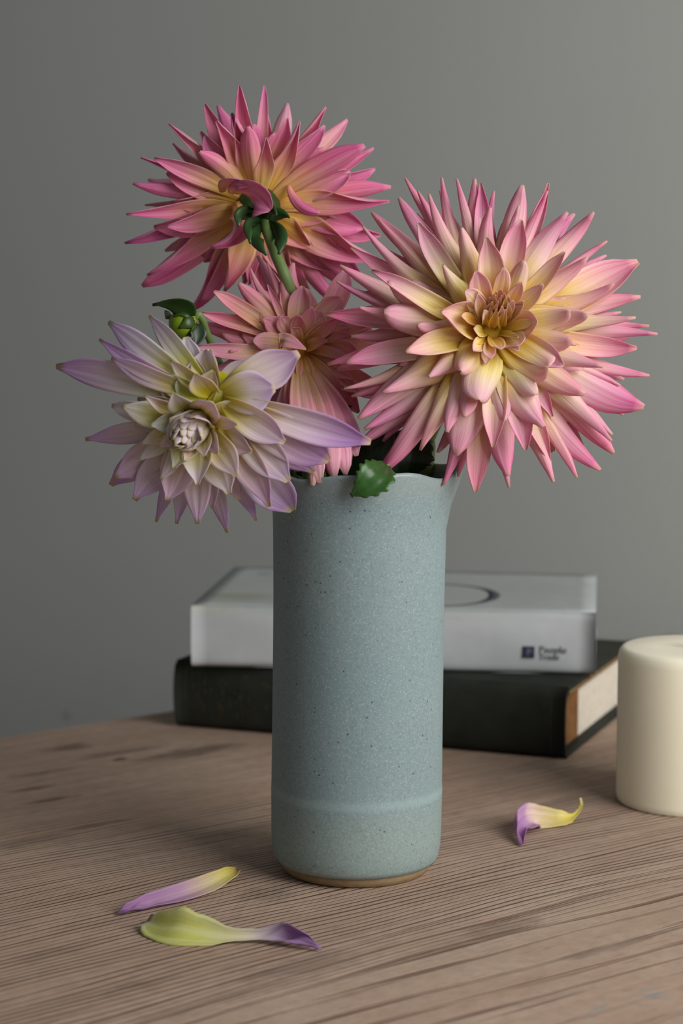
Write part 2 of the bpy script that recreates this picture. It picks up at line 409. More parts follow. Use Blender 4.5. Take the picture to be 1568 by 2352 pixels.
def patch(name, x0, x1, a0, a1, bulge, T, mat, parent, off=0.00015, n=6):
    v = []; f = []
    for i in range(2):
        for s in range(n + 1):
            a = a0 + (a1 - a0) * s / n
            for dd in (off, -0.0002):
                v.append(((x0, x1)[i], spine_y(bulge, a) - dd, T / 2 + a * T / 2))
    m = 2 * (n + 1)
    for s in range(n):
        k = 2 * s
        f.append((k, m + k, m + k + 2, k + 2)); f.append((k + 1, k + 3, m + k + 3, m + k + 1))
        f.append((k, k + 2, k + 3, k + 1)); f.append((m + k, m + k + 1, m + k + 3, m + k + 2))
    f.append((0, 1, m + 1, m)); f.append((2 * n, m + 2 * n, m + 2 * n + 1, 2 * n + 1))
    return mesh_obj(name, v, f, mat, parent, smooth=False)
for x0, x1 in ((0.007, 0.0084), (0.016, 0.0166), (0.044, 0.0446), (L1 - 0.0086, L1 - 0.0078)):
    patch('tooled_line', x0, x1, -0.8, 0.8, 0.004, T1, M['tooling'], db)
# faded tooled ornament between the lines on the head end
for i in range(44):
    x0 = rnd.uniform(0.010, 0.066); a0 = rnd.uniform(-.62, .62); e = rnd.uniform(.0008, .0022)
    patch('tooled_ornament', x0, x0 + e, a0, a0 + rnd.uniform(.06, .2), 0.004, T1, M['tooling'], db, n=3)

A2 = at_z(440, 1530, T1); B2 = at_z(1364, 1562, T1)
d2 = B2 - A2; ang2 = math.radians(-6.8); L2 = d2.length
T2, W2 = 0.0362, 0.152
def to_white(px, py):
    p = at_z(px, py, T1 + T2) - A2; c, s = math.cos(ang2), math.sin(ang2)
    return (p.x * c + p.y * s, -p.x * s + p.y * c)
s1 = to_white(550, 1369); s2 = to_white(606, 1319); s3 = to_white(470, 1390)
M['cover'] = mat_cover([(s1[0], s1[1], 0.022, 0.013, 0.75, (150, 136, 104)), (s2[0], s2[1], 0.006, 0.010, 0.6, (120, 124, 124)), (s3[0], s3[1], 0.02, 0.014, 0.35, (196, 190, 164)),
                        (0.10, 0.07, 0.16, 0.10, 0.6, (152, 158, 150))])  # last entry: no stain, darker tone painted in to dim the light-facing top
wb = tag(empty('paperback_book', A2, ang2), 'thick worn white paperback lying on top of the dark hardback', 'book')
T2s = T2
spine_shape('spine', L2, T2, 0.0012, 0.0012, M['cover'], wb, y_in=0.0015, wob=0.0003)
box('back_cover', 0, L2, 0.0014, W2, 0.0, 0.0009, M['cover'], wb, 0.0003)
def warped_cover():
    v = []; f = []; nx, ny = 24, 12
    for sgn in (0, 1):
        for i in range(nx + 1):
            for j in range(ny + 1):
                x = L2 * i / nx; y = 0.0012 + (W2 - 0.0012) * j / ny
                z = T2 - 0.0012 + 0.0011 * sgn + 0.0012 * math.sin(3.0 * x / L2 + 0.5) * (y / W2) - 0.0006 * math.sin(math.pi * x / L2)
                v.append((x, y, z))
    m = (nx + 1) * (ny + 1)
    ix = lambda s, i, j: s * m + i * (ny + 1) + j
    for i in range(nx):
        for j in range(ny):
            f.append((ix(1, i, j), ix(1, i + 1, j), ix(1, i + 1, j + 1), ix(1, i, j + 1)))
            f.append((ix(0, i, j), ix(0, i, j + 1), ix(0, i + 1, j + 1), ix(0, i + 1, j)))
    for i in range(nx):
        f.append((ix(0, i, 0), ix(0, i + 1, 0), ix(1, i + 1, 0), ix(1, i, 0))); f.append((ix(0, i, ny), ix(1, i, ny), ix(1, i + 1, ny), ix(0, i + 1, ny)))
    for j in range(ny):
        f.append((ix(0, 0, j), ix(1, 0, j), ix(1, 0, j + 1), ix(0, 0, j + 1))); f.append((ix(0, nx, j), ix(0, nx, j + 1), ix(1, nx, j + 1), ix(1, nx, j)))
    return mesh_obj('front_cover', v, f, M['cover'], wb)
warped_cover()
box('page_block', 0.0010, L2 - 0.0010, 0.0016, W2 - 0.002, 0.0010, T2 - 0.0024, M['pages'], wb)
# printed ring on the cover, thick on one side
rc = to_white(975, 1364); rr = to_white(1148, 1368); RR = 0.043
rx = rr[0] - RR
v = []; f = []; NR = 64
for i in range(NR):
    th = 2 * math.pi * i / NR
    wdt = 0.0022 + 0.0045 * max(0, math.cos(th)) ** 4
    for r in (RR, RR - wdt):
        x = rx + r * math.cos(th); y = rr[1] + r * math.sin(th)
        zc = T2 + 0.0012 * math.sin(3.0 * x / L2 + 0.5) * (y / W2) - 0.0006 * math.sin(math.pi * x / L2)
        v.append((x, y, zc + 0.00012)); v.append((x, y, zc - 0.0004))
for i in range(NR):
    a, b = i * 4, ((i + 1) % NR) * 4
    f += [(a, b, b + 2, a + 2), (a, a + 1, b + 1, b), (a + 2, b + 2, b + 3, a + 3), (a + 1, a + 3, b + 3, b + 1)]
mesh_obj('printed_ring', v, f, M['ring'], wb)
# publisher's mark and lettering on the spine
def spine_x(px, py):
    pt = at_z(px, py, 0.0)  # direction only
    dr = ray(px, py); n = Vector((math.sin(ang2), -math.cos(ang2), 0)); P = A2 + n * 0.0014
    q = at_plane(px, py, P, n) - A2
    return (q.x * math.cos(ang2) + q.y * math.sin(ang2), q.z)
lx0, lz1 = spine_x(1200, 1484); lx1, lz0 = spine_x(1227, 1511)
box('square_mark', lx0, lx1, -0.0020, -0.0004, lz0, lz1, M['ink'], wb)
def text(body, x, z, size, mat, parent, y=-0.0018):
    c = bpy.data.curves.new('lettering', 'FONT'); c.body = body; c.size = size; c.extrude = 0.0002
    t = bpy.data.objects.new('tmp', c); COL.objects.link(t); bpy.context.view_layer.update()
    dg = bpy.context.evaluated_depsgraph_get(); me = bpy.data.meshes.new_from_object(t.evaluated_get(dg))
    bpy.data.objects.remove(t)
    me.materials.clear(); me.materials.append(mat)
    o = bpy.data.objects.new('lettering', me); COL.objects.link(o); o.parent = parent
    o.location = (x, y, z); o.rotation_euler = (math.pi / 2, 0, 0)
    return o
text('P', lx0 + 0.0020, lz0 + 0.0014, 0.0058, M['pale'], wb, -0.0022)
tx, tz = spine_x(1238, 1499); text('People', tx, tz, 0.0058, M['ink2'], wb)
tx, tz = spine_x(1238, 1514); text('Trade', tx, tz, 0.0048, M['ink2'], wb)

# ------------------------------------------------------------------ candle
cp = at_z(1582, 1838)
cd = tag(empty('pillar_candle', (cp.x, cp.y, 0)), 'short thick ivory pillar candle standing unlit on the table', 'candle')
CR, CH = 0.0376, 0.0806
lathe('wax_body', [(0.0001, 0.0), (CR * .96, 0.0), (CR * .99, 0.0012), (CR, 0.004), (CR, CH * .5), (CR, CH - .006), (CR * .985, CH - .0028), (CR * .95, CH - .0008), (CR * .90, CH), (CR * .5, CH - .0006), (0.0001, CH - .001)], M['wax'], cd, 72)
tube('wick', [(0, 0, CH - .003), (0.0005, 0, CH + .006), (0.002, 0.001, CH + .012)], 0.0011, M['wick'], cd, 8)

# ------------------------------------------------------------------ petals
def petal_mesh(name, P, A, W, colfn, parent, k0=0.6, k1=-0.9, tm=0.55, base=0.32, tip_p=1.9, twist=0.0, nu=15, nv=10, thick=0.00045, ruffle=0.0, fold=0.0, mat=None, seed=0, pts=None, normals=None):
    v = []; cols = []; uvs = []; f = []
    rr = random.Random(seed)
    ph = rr.random() * 6.28; ph2 = rr.random() * 6.28
    if pts is None:
        pts = [bez(P, i / nu) for i in range(nu + 1)]
    else: nu = len(pts) - 1
    lastN = None
    rows = []
    for i in range(nu + 1):
        t = i / nu
        T = (pts[min(i + 1, nu)] - pts[max(i - 1, 0)]).normalized()
        ref = normals[i] if normals else A
        N = ref - T * ref.dot(T)
        if N.length < 0.25 and lastN is not None: N = N + (lastN - T * lastN.dot(T)) * 0.5
        N.normalize()
        if lastN is not None:
            N = (N * 0.6 + lastN * 0.4); N = (N - T * N.dot(T)).normalized()
        lastN = N.copy()
        if twist: N = Quaternion(T, twist * t * t) @ N
        Sd = T.cross(N).normalized()
        if t < tm: fw = base + (1 - base) * math.sin(math.pi / 2 * t / tm)
        else: fw = max(0.0, 1 - ((t - tm) / (1 - tm)) ** tip_p)
        if i == nu: fw = 0.16
        hw = W * fw
        kap = k0 + (k1 - k0) * ss(0.1, 0.95, t)
        row = []
        for j in range(nv + 1):
            s = -1 + 2 * j / nv
            if abs(kap) > 0.05:
                x = math.sin(kap * s) / kap; n = (1 - math.cos(kap * s)) / kap
            else: x = s; n = 0.0
            n += fold * (abs(s) - 0.5) + ruffle * t * math.sin(5 * t + ph + s * 1.5) * s * s + 0.05 * math.sin(s * 9 + ph2) * (1 - s * s)
            row.append((pts[i] + Sd * (hw * x) + N * (hw * n), N * math.cos(kap * s) - Sd * math.sin(kap * s), s, t))
        rows.append(row)
    th = min(thick, W * 0.12)
    for side in (0, 1):
        for row in rows:
            for (p, N, s, t) in row:
                edge = 1 - 0.35 * abs(s) ** 3
                v.append(p + N * (th * edge * (0.5 if side == 0 else -0.5)))
                cols.append(colfn(t, s, side)); uvs.append((t, s * 0.5 + 0.5 + 3 * side))
    m = (nu + 1) * (nv + 1); ix = lambda sd, i, j: sd * m + i * (nv + 1) + j
    for i in range(nu):
        for j in range(nv):
            f.append((ix(0, i, j), ix(0, i, j + 1), ix(0, i + 1, j + 1), ix(0, i + 1, j))[::-1])
            f.append((ix(1, i, j), ix(1, i, j + 1), ix(1, i + 1, j + 1), ix(1, i + 1, j)))
        f.append((ix(0, i, 0), ix(0, i + 1, 0), ix(1, i + 1, 0), ix(1, i, 0))[::-1]); f.append((ix(0, i, nv), ix(1, i, nv), ix(1, i + 1, nv), ix(0, i + 1, nv))[::-1])
    for j in range(nv):
        f.append((ix(0, 0, j), ix(1, 0, j), ix(1, 0, j + 1), ix(0, 0, j + 1))[::-1]); f.append((ix(0, nu, j), ix(0, nu, j + 1), ix(1, nu, j + 1), ix(1, nu, j))[::-1])
    me = bpy.data.meshes.new(name); me.from_pydata([tuple(q) for q in v], [], f)
    me.polygons.foreach_set('use_smooth', [True] * len(me.polygons))
    ca = me.color_attributes.new('Col', 'FLOAT_COLOR', 'POINT')
    ca.data.foreach_set('color', [x for c in cols for x in (c[0], c[1], c[2], 1.0)])
    uvl = me.uv_layers.new(name='UVMap'); li = [0] * len(me.loops); me.loops.foreach_get('vertex_index', li)
    uvl.data.foreach_set('uv', [x for q in li for x in uvs[q]])
    me.materials.append(mat or M['petal'])
    o = bpy.data.objects.new(name, me); COL.objects.link(o)
    if parent: o.parent = parent; o.matrix_parent_inverse = Matrix.Translation(-parent.location)
    return o

def pal(*st): return [(a, lin(c)) for a, c in st]
def jit(c, j): return Vector((c[0] * j[0], c[1] * j[1], c[2] * j[2]))

class Flower:
    def __init__(s, root, C, A, R, front, back, tipc, k_in, k_out, axis_h=0.45, tip_w=0.05, tip_str=0.7, curv=0.07, cw=0.55, invol=0.2, strap=True):
        s.strap = strap
        s.curv = curv; s.cw = cw; s.invol = invol
        s.root = root; s.C = Vector(C); s.A = Vector(A).normalized(); s.R = R; s.front = front; s.back = back; s.tipc = tipc
        s.k_in = k_in; s.k_out = k_out; s.ah = axis_h; s.n = 0; s.tip_w = tip_w; s.tip_str = tip_str
        a = Vector((0, 0, 1)); s.E1 = (a - s.A * a.dot(s.A)).normalized(); s.E2 = s.A.cross(s.E1)
    def colfn(s, q, rr, pale=0.0, cs=0.0):
        """colour by distance from the heart (u*q) and along the petal; front and back differ"""
        j = (1 + rr.uniform(-.05, .05), 1 + rr.uniform(-.09, .07), 1 + rr.uniform(-.06, .06))
        sh = rr.uniform(-0.06, 0.06) + cs
        def fn(t, v, side):
            dd = t * q + 0.0
            c = ramp(s.front if side == 0 else s.back, max(0, min(1, s.cw * dd + (1 - s.cw) * t + sh - 0.06 * (1 - abs(v)))))
            if pale and side == 1: c = c.lerp(ramp(s.front, max(0, min(1, .8 * t))), pale)
            k = ss(1 - s.tip_w * 1.6, 1.0, t) * s.tip_str
            return jit(c.lerp(s.tipc, k), j)
        return fn
    def add(s, tip, W, bend=0.2, q=None, k=None, tm=None, tip_p=None, mid=None, base=None, twist=None, ruffle=0.10, lift=None, fold=0.0, pale=0.0, cs=0.0):
        rr = random.Random(1000 + s.n * 17); s.n += 1
        rel = tip - s.C; h = rel.dot(s.A); radv = rel - s.A * h; r = radv.length
        rad = radv.normalized() if r > 1e-6 else s.E1
        qq = min(1.0, rel.length / s.R) if q is None else q
        if base is None:
            base = s.C + s.A * (s.R * (0.10 * (1 - qq) - 0.04)) + rad * s.R * (0.03 + 0.05 * qq)
        vec = tip - base; L = vec.length; dr = vec.normalized()
        if mid is not None:
            P = [base, base + (mid - base) * 0.66, tip + (mid - tip) * 0.66, tip]
        else:
            lf = (0.55 * (1 - qq) + 0.28) if lift is None else lift
            d0 = (dr + s.A * lf).normalized(); d1 = (dr + s.A * bend).normalized()
            sd = dr.cross(s.A).normalized(); c1 = rr.uniform(-1, 1) * s.curv; c2 = rr.uniform(-1, 1) * s.curv
            P = [base, base + d0 * L * 0.38 + sd * (L * c1), tip - d1 * L * 0.36 + sd * (L * c2), tip]
        kk = k if k is not None else (s.k_in if qq < 0.5 else s.k_out)
        k0, k1 = kk[0] + rr.uniform(-.15, .15), kk[1] + rr.uniform(-.5, .4)
        if rr.random() < s.invol and k is None: k0, k1 = 0.9, rr.uniform(1.0, 1.7)
        elif s.strap and k is None and qq > .5: k1 = -rr.uniform(1.3, 2.7); tip_p = tip_p or rr.uniform(3.0, 5.5); tm = tm or rr.uniform(.42, .58)
        return petal_mesh('petal', P, s.A, W, s.colfn(qq, rr, pale, cs), s.root, k0, k1, (tm or 0.58) + rr.uniform(-.06, .06), 0.34 if qq > .4 else 0.5,
                          tip_p or rr.uniform(2.2, 3.8), twist if twist is not None else rr.uniform(-.3, .3), ruffle=ruffle, seed=s.n, fold=fold)
    def at(s, px, py, h): return at_plane(px, py, s.C + s.A * (h * s.R), s.A)
    def fill(s, n, q0, q1, h0, h1, W, phase=0.0, bend=0.1):
        for i in range(n):
            th = phase + i * 2.39996; f = (i + .5) / n; q = q0 + (q1 - q0) * f
            tip = s.C + (s.E1 * math.cos(th) + s.E2 * math.sin(th)) * (q * s.R) + s.A * (s.R * (h0 + (h1 - h0) * f))
            s.add(tip, W * rnd.uniform(.85, 1.15), bend + rnd.uniform(-.2, .2))
def unzoom(ox, oy, sc): return lambda x, y: (ox + x / sc, oy + y / sc)
def pw(wz, sc, depth): return wz / sc / 2 * depth / FPX

def stem(root, pts, r, mat=None, n=28):
    o = tube('stem', catmull(pts, n), r, mat or M['stem'], None, 10)
    o.parent = root; o.matrix_parent_inverse = Matrix.Translation(-root.location); return o
def adopt(o, root): o.parent = root; o.matrix_parent_inverse = Matrix.Translation(-root.location); return o
def heart(fl, r, h, mat):
    """receptacle: a small dome the petals grow from"""
    v = []; f = []; n = 16; rings = [(0.0, -1.0), (0.6, -.85), (0.95, -.35), (1.0, 0.0), (0.8, .6), (0.4, .9), (0.0, 1.0)]
    for a, b in rings:
        for k in range(n):
            th = 2 * math.pi * k / n
            v.append(fl.C + (fl.E1 * math.cos(th) + fl.E2 * math.sin(th)) * max(a, .001) * r + fl.A * (b * h))
    for i in range(len(rings) - 1):
        for k in range(n):
            k2 = (k + 1) % n; f.append((i * n + k, i * n + k2, (i + 1) * n + k2, (i + 1) * n + k))
    return adopt(mesh_obj('flower_heart', v, f, mat), fl.root)
def greencol(c1, c2):
    a, b = lin(c1), lin(c2)
    return lambda t, v, side: a.lerp(b, t) * (1 - 0.25 * (1 - abs(v)) * (abs(v) < .15))
def sepal(root, base, mid, tip, W, nrm, c1=(34, 58, 26), c2=(50, 84, 38), k0=0.5, k1=0.8, name='sepal', seed=0, mat=None, tm=0.45, tip_p=1.5, twist=0.0):
    P = [base, base + (mid - base) * .66, tip + (mid - tip) * .66, tip]
    return petal_mesh(name, P, nrm, W, greencol(c1, c2), root, k0, k1, tm, 0.45, tip_p, twist, 12, 6, 0.0005, 0.05, seed=seed, mat=mat or M['leafcol'])
def mat_leafcol():
    k = NT('glossy_leaf'); a = k.n('ShaderNodeVertexColor', layer_name='Col').outputs['Color']; p = k.tc()
    n1 = k.noise(p, 260, 3); col = k.mix(k.mapr(n1, .3, .7, 0, .35), a, lin4((26, 44, 18)))
    return k.done(k.pbsdf(col, 0.38, 0.45, k.bump(n1, 0.2, 0.0005)))
M['leafcol'] = mat_leafcol()
def vz(x, y, z): return Vector((vc.x + x, vc.y + y, z))

# ---------------------------------------------- the large open pink dahlia
Z2 = unzoom(740, 390, 1.96)
C = at_y(1128, 762, 0.955)
d_main = tag(empty('dahlia_flower', vz(0.010, 0.004, 0.012)), 'fully open large pink dahlia with yellow heart facing forward', 'flower')
fm = Flower(d_main, C, (0.03, -0.965, 0.20), 0.0745,
            pal((0, (228, 184, 50)), (.25, (242, 210, 92)), (.40, (249, 230, 160)), (.53, (247, 218, 198)), (.68, (244, 190, 202)), (.86, (238, 154, 186)), (1, (228, 116, 164))),
            pal((0, (228, 180, 92)), (.25, (238, 190, 150)), (.55, (234, 158, 170)), (1, (224, 122, 158))), lin((224, 196, 160)), (0.9, 0.5), (0.55, -1.25), 0.5, .03, .6)
heart(fm, 0.010, 0.006, M['eye'])
# (tip x, tip y, width in zoom px, dh, bend)
main = [(372, 35, 60, -.10, .3), (345, 125, 85, .06, .3), (430, 95, 60, -.10, .3), (537, 35, 70, -.1, .2), (480, 110, 95, .08, .3), (605, 40, 80, 0, .3), (685, 40, 115, -.12, .1), (712, 60, 85, -.1, .2),
        (432, 240, 95, .06, .3), (252, 222, 80, -.10, .2), (183, 255, 75, .04, .3), (222, 190, 80, -.16, .2), (128, 350, 75, -.08, .4), (80, 430, 95, .02, .2), (222, 455, 95, .12, -.5), (65, 502, 85, -.04, .4),
        (300, 503, 90, .10, .2), (18, 650, 95, .0, .2), (170, 620, 65, .10, .8), (278, 640, 150, .10, .1), (375, 818, 115, .06, .0), (130, 750, 130, -.16, .1), (108, 868, 105, .0, .2), (24, 876, 75, -.10, .1), (98, 985, 65, -.04, .1),
        (272, 1000, 135, .06, .1), (163, 1120, 115, .02, .1), (190, 1168, 95, -.02, .1), (152, 1245, 130, -.10, 0), (130, 1020, 60, -.2, 0), (245, 1365, 105, -.12, -.1), (268, 1365, 90, .02, -.6), (562, 1180, 125, .10, .0),
        (600, 1285, 190, .02, -.5), (440, 1262, 110, .02, -.6), (545, 1420, 80, -.14, 0), (688, 1450, 110, -.08, .1), (838, 1378, 125, .0, .1), (770, 1250, 115, .08, .1), (915, 1262, 125, .06, 0), (1040, 1405, 115, -.04, .1), (1020, 1312, 100, -.18, 0),
        (998, 1155, 145, .10, 0), (1145, 1385, 90, -.05, .2), (1252, 1350, 95, -.03, .2), (1310, 1275, 105, .0, .2), (1302, 1220, 110, .07, .1), (1305, 1192, 90, -.16, .1), (1448, 1065, 170, .02, .2), (1340, 970, 60, -.2, 0),
        (1472, 925, 80, -.06, .1), (1415, 802, 95, -.02, .5), (1262, 885, 105, .08, .1), (1508, 740, 85, .02, .3), (1470, 703, 65, -.06, .4), (1410, 665, 85, .04, .2), (1345, 640, 60, -.18, .1), (1432, 572, 85, .0, .2),
        (1422, 415, 170, .02, .1), (1312, 512, 85, .14, .5), (1282, 320, 70, -.12, .3), (1220, 190, 75, .03, .8), (1102, 190, 120, .05, .3), (1192, 395, 85, .14, .4), (1092, 370, 75, .18, .5), (1017, 60, 80, .0, .5),
        (1012, 95, 60, .08, .6), (900, 68, 115, .02, .3), (885, 160, 90, .08, .5), (895, 225, 125, .10, .2), (758, 170, 85, .06, .5), (738, 305, 115, .12, .2), (628, 262, 115, .12, .3), (545, 430, 105, .06, .3),
        (690, 455, 90, .06, .5), (640, 550, 85, .03, .9), (815, 440, 62, .03, .4), (905, 410, 85, .08, .3), (895, 505, 58, .02, .4), (992, 515, 64, .05, .5), (905, 590, 62, .0, .4), (968, 690, 115, -.02, .9),
        (1112, 640, 115, .06, .7), (1190, 655, 125, .10, .6), (1085, 885, 120, .05, .2), (1017, 888, 150, .06, .8), (885, 790, 110, -.06, 1.0), (535, 640, 160, .06, .2), (625, 905, 125, .06, .1), (705, 1035, 145, .08, -.1),
        (758, 850, 50, -.02, .3), (680, 815, 60, -.03, .9), (728, 632, 46, .02, .2), (700, 560, 50, .03, .2),
        (1120, 770, 110, .02, .3), (960, 1010, 120, .02, .2), (480, 930, 110, .02, .2), (430, 700, 110, .02, .2), (640, 1110, 110, .02, .1), (1180, 1010, 120, .0, .2), (820, 1130, 110, -.02, .1)]
hc = (785, 640)
for x, y, wz, dh, bd in main:
    px, py = Z2(x, y)
    rpx = math.hypot(x - 755, (y - 735)) / 740.0
    h = 0.40 * (1 - min(1.05, rpx) ** 1.5) + dh * 0.75 + rnd.uniform(-.015, .015)
    tip = fm.at(px, py, h)
    fm.add(tip, pw(wz * 1.22, 1.96, 0.97), bd + rnd.uniform(-.1, .1))
# the tight bud of young petals in the heart
for i in range(16):
    th = i * 2.39996; r = 0.010 + 0.0042 * math.sqrt(i); q = .045 + .010 * math.sqrt(i)
    cc = fm.at(*Z2(790, 640), 0.20)
    tip = cc + (fm.E1 * math.cos(th) + fm.E2 * math.sin(th)) * (0.0008 + .0011 * math.sqrt(i)) + fm.A * (0.016 - 0.0022 * math.sqrt(i)) + fm.E1 * 0.0035
    bs = fm.C + (fm.E1 * math.cos(th) + fm.E2 * math.sin(th)) * (0.002 + .0009 * math.sqrt(i)) + fm.A * 0.008 + (cc - fm.C - fm.A * (cc - fm.C).dot(fm.A)) * 0.8
    fm.add(tip, 0.0018 + 0.00028 * math.sqrt(i), .0, base=bs, q=.22, k=(1.3, 1.2), tm=.45, lift=.2)
for i in range(14):
    th = i * 2.39996 + .5; rd = fm.E1 * math.cos(th) + fm.E2 * math.sin(th)
    fm.add(fm.C + rd * fm.R * rnd.uniform(.13, .24) + fm.A * fm.R * rnd.uniform(.20, .34), rnd.uniform(.0022, .0036), rnd.uniform(-.4, .6), q=.25)
fm.fill(26, .45, .62, .10, .0, .0062, 0.3); fm.fill(24, .62, .80, -.05, -.16, .0068, 1.1, 0.1); fm.fill(16, .84, .94, -.16, -.2, .006, 2.0, 0.0)
bk = fm.C - fm.A * 0.014
stem(d_main, [fm.C - fm.A * .008, bk - fm.A * .010 + Vector((-.004, 0, -.006)), at_y(990, 990, .992), at_y(978, 1080, .990), vz(0.016, .004, .09), vz(0.010, 0.004, 0.012)], 0.0033)
for i in range(6):
    th = i * math.pi / 3 + .3; rd = fm.E1 * math.cos(th) + fm.E2 * math.sin(th)
    sepal(d_main, bk + rd * .005, bk + rd * .016 - fm.A * .001, bk + rd * .020 - fm.A * .010, .0042, -fm.A, seed=i)

# ---------------------------------------------- the pink dahlia seen from behind
Z1 = unzoom(270, 180, 2.45)
d_top = tag(empty('dahlia_flower', vz(-0.008, 0.012, 0.012)), 'tallest pink dahlia turned away, showing green sepals and stem', 'flower')
C = at_y(592, 478, 1.03)
ft = Flower(d_top, C, (-0.16, 0.86, 0.40), 0.0625,
            pal((0, (226, 190, 96)), (.3, (240, 218, 160)), (.55, (240, 206, 196)), (.8, (232, 166, 194)), (1, (222, 120, 168))),
            pal((0, (212, 160, 60)), (.2, (232, 188, 110)), (.38, (240, 180, 158)), (.60, (238, 146, 178)), (1, (234, 128, 182))), lin((226, 170, 180)), (0.8, 0.3), (0.5, -1.15), 0.5, .03, .5)
heart(ft, 0.011, 0.012, M['sepal'])
top = [(685, 40, 115, .05, .1), (825, 40, 65, .25, .1), (490, 145, 120, .2, .1), (555, 240, 115, .0, -.1), (288, 255, 95, .2, 0), (312, 365, 105, .35, .1), (510, 290, 100, .5, .1), (700, 215, 70, .5, .1), (955, 140, 105, .4, .1),
       (1170, 160, 110, .12, -.1), (1022, 240, 105, -.05, -.1), (1290, 230, 110, .3, 0), (735, 272, 115, -.12, -.3), (835, 335, 100, -.26, -.3), (462, 415, 105, -.12, -.3), (130, 445, 75, .15, .1), (205, 450, 95, .03, .1),
       (1390, 378, 140, -.14, .1), (1440, 392, 95, .10, .1), (1447, 508, 95, .12, .1), (1537, 612, 115, .0, .1), (1527, 690, 135, -.02, .1), (85, 592, 85, .1, 0), (170, 572, 95, .28, 0), (155, 712, 70, .36, 0), (48, 765, 95, .0, 0),
       (280, 832, 115, -.18, -.2), (40, 925, 90, .1, .1), (125, 890, 60, .32, 0), (268, 970, 80, .38, 0), (165, 1105, 115, -.04, 0), (138, 1168, 125, .12, 0), (400, 1312, 130, .06, .1), (470, 1262, 95, -.04, 0), (600, 1195, 145, -.1, .1),
       (740, 1160, 90, .0, .1), (800, 1130, 120, .1, .1), (900, 1190, 130, .06, .1), (1050, 1130, 170, .04, .1), (1270, 1302, 95, .0, 0), (1130, 1290, 95, .2, 0), (1300, 1175, 125, .1, 0), (1400, 1160, 130, .05, 0), (1450, 1010, 180, .0, 0),
       (1380, 840, 160, .03, 0), (1480, 880, 130, .15, 0), (1200, 1080, 150, .08, 0), (640, 1150, 100, .05, 0), (480, 1000, 120, .06, 0), (330, 780, 120, .12, 0), (520, 620, 130, .15, .1), (1250, 560, 130, .2, .1), (1230, 760, 150, .1, .1),
       (620, 330, 110, .3, .1), (880, 300, 120, .35, .1), (1100, 330, 110, .4, .1), (420, 480, 120, .3, .1), (400, 640, 110, .25, .1), (1090, 620, 120, .18, 0), (1080, 950, 150, .03, 0)]
for x, y, wz, h, bd in top:
    px, py = Z1(x, y)
    ft.add(ft.at(px, py, h), pw(wz * 1.22, 2.45, 1.03), bd + rnd.uniform(-.1, .1), lift=.25, pale=.8 if h > .27 else (.3 if h > .18 else 0))
def Z1p(x, y, h): return ft.at(*Z1(x, y), h)
ft.add(Z1p(520, 948, -.40), pw(150, 2.45, 1.0), base=Z1p(660, 700, -.05), mid=Z1p(760, 880, -.38), tm=.5, cs=.25)
ft.add(Z1p(862, 740, -.52), pw(230, 2.45, 1.0), base=Z1p(660, 650, -.05), mid=Z1p(720, 610, -.46), tm=.6, tip_p=3.0, k=(.3, -.5), cs=.36)
ft.add(Z1p(775, 600, -.40), pw(100, 2.45, 1.0), base=Z1p(590, 640, -.12), mid=Z1p(600, 540, -.36), tm=.5, cs=.3)
ft.add(Z1p(1138, 758, -.30), pw(75, 2.45, 1.0), base=Z1p(960, 600, -.05), mid=Z1p(1000, 760, -.30), tm=.5, cs=.4)
ft.fill(18, .40, .55, .35, .25, .0065, 0.5); ft.fill(20, .6, .82, .12, .02, .0065, 1.4); ft.fill(14, .5, .7, .5, .5, .006, 2.2)
sb = at_y(607, 512, 1.012)
stem(d_top, [ft.C - ft.A * .004, sb, at_y(636, 590, 1.000), at_y(664, 660, 0.998), at_y(705, 800, 1.010), at_y(760, 1000, 1.012), vz(-.014, .004, .15), vz(-0.008, 0.012, 0.012)], lambda t: 0.0027 + .001 * (t < .08))
k = -ft.A
for (mx, my), (tx, ty), wd, dep in [((572, 545), (612, 586), .0045, .992), ((655, 535), (640, 584), .0052, .992), ((620, 470), (634, 492), .005, 1.0), ((540, 470), (548, 520), .005, .998), ((640, 480), (665, 500), .004, 1.01), ((560, 500), (575, 560), .004, .995), ((590, 455), (610, 470), .005, 1.0)]:
    sepal(d_top, sb + (at_y(mx, my, 1.008) - sb) * .15, at_y(mx, my, dep), at_y(tx, ty, dep - .004), wd * .8, Vector((0, 1, 0.2)), seed=int(mx))

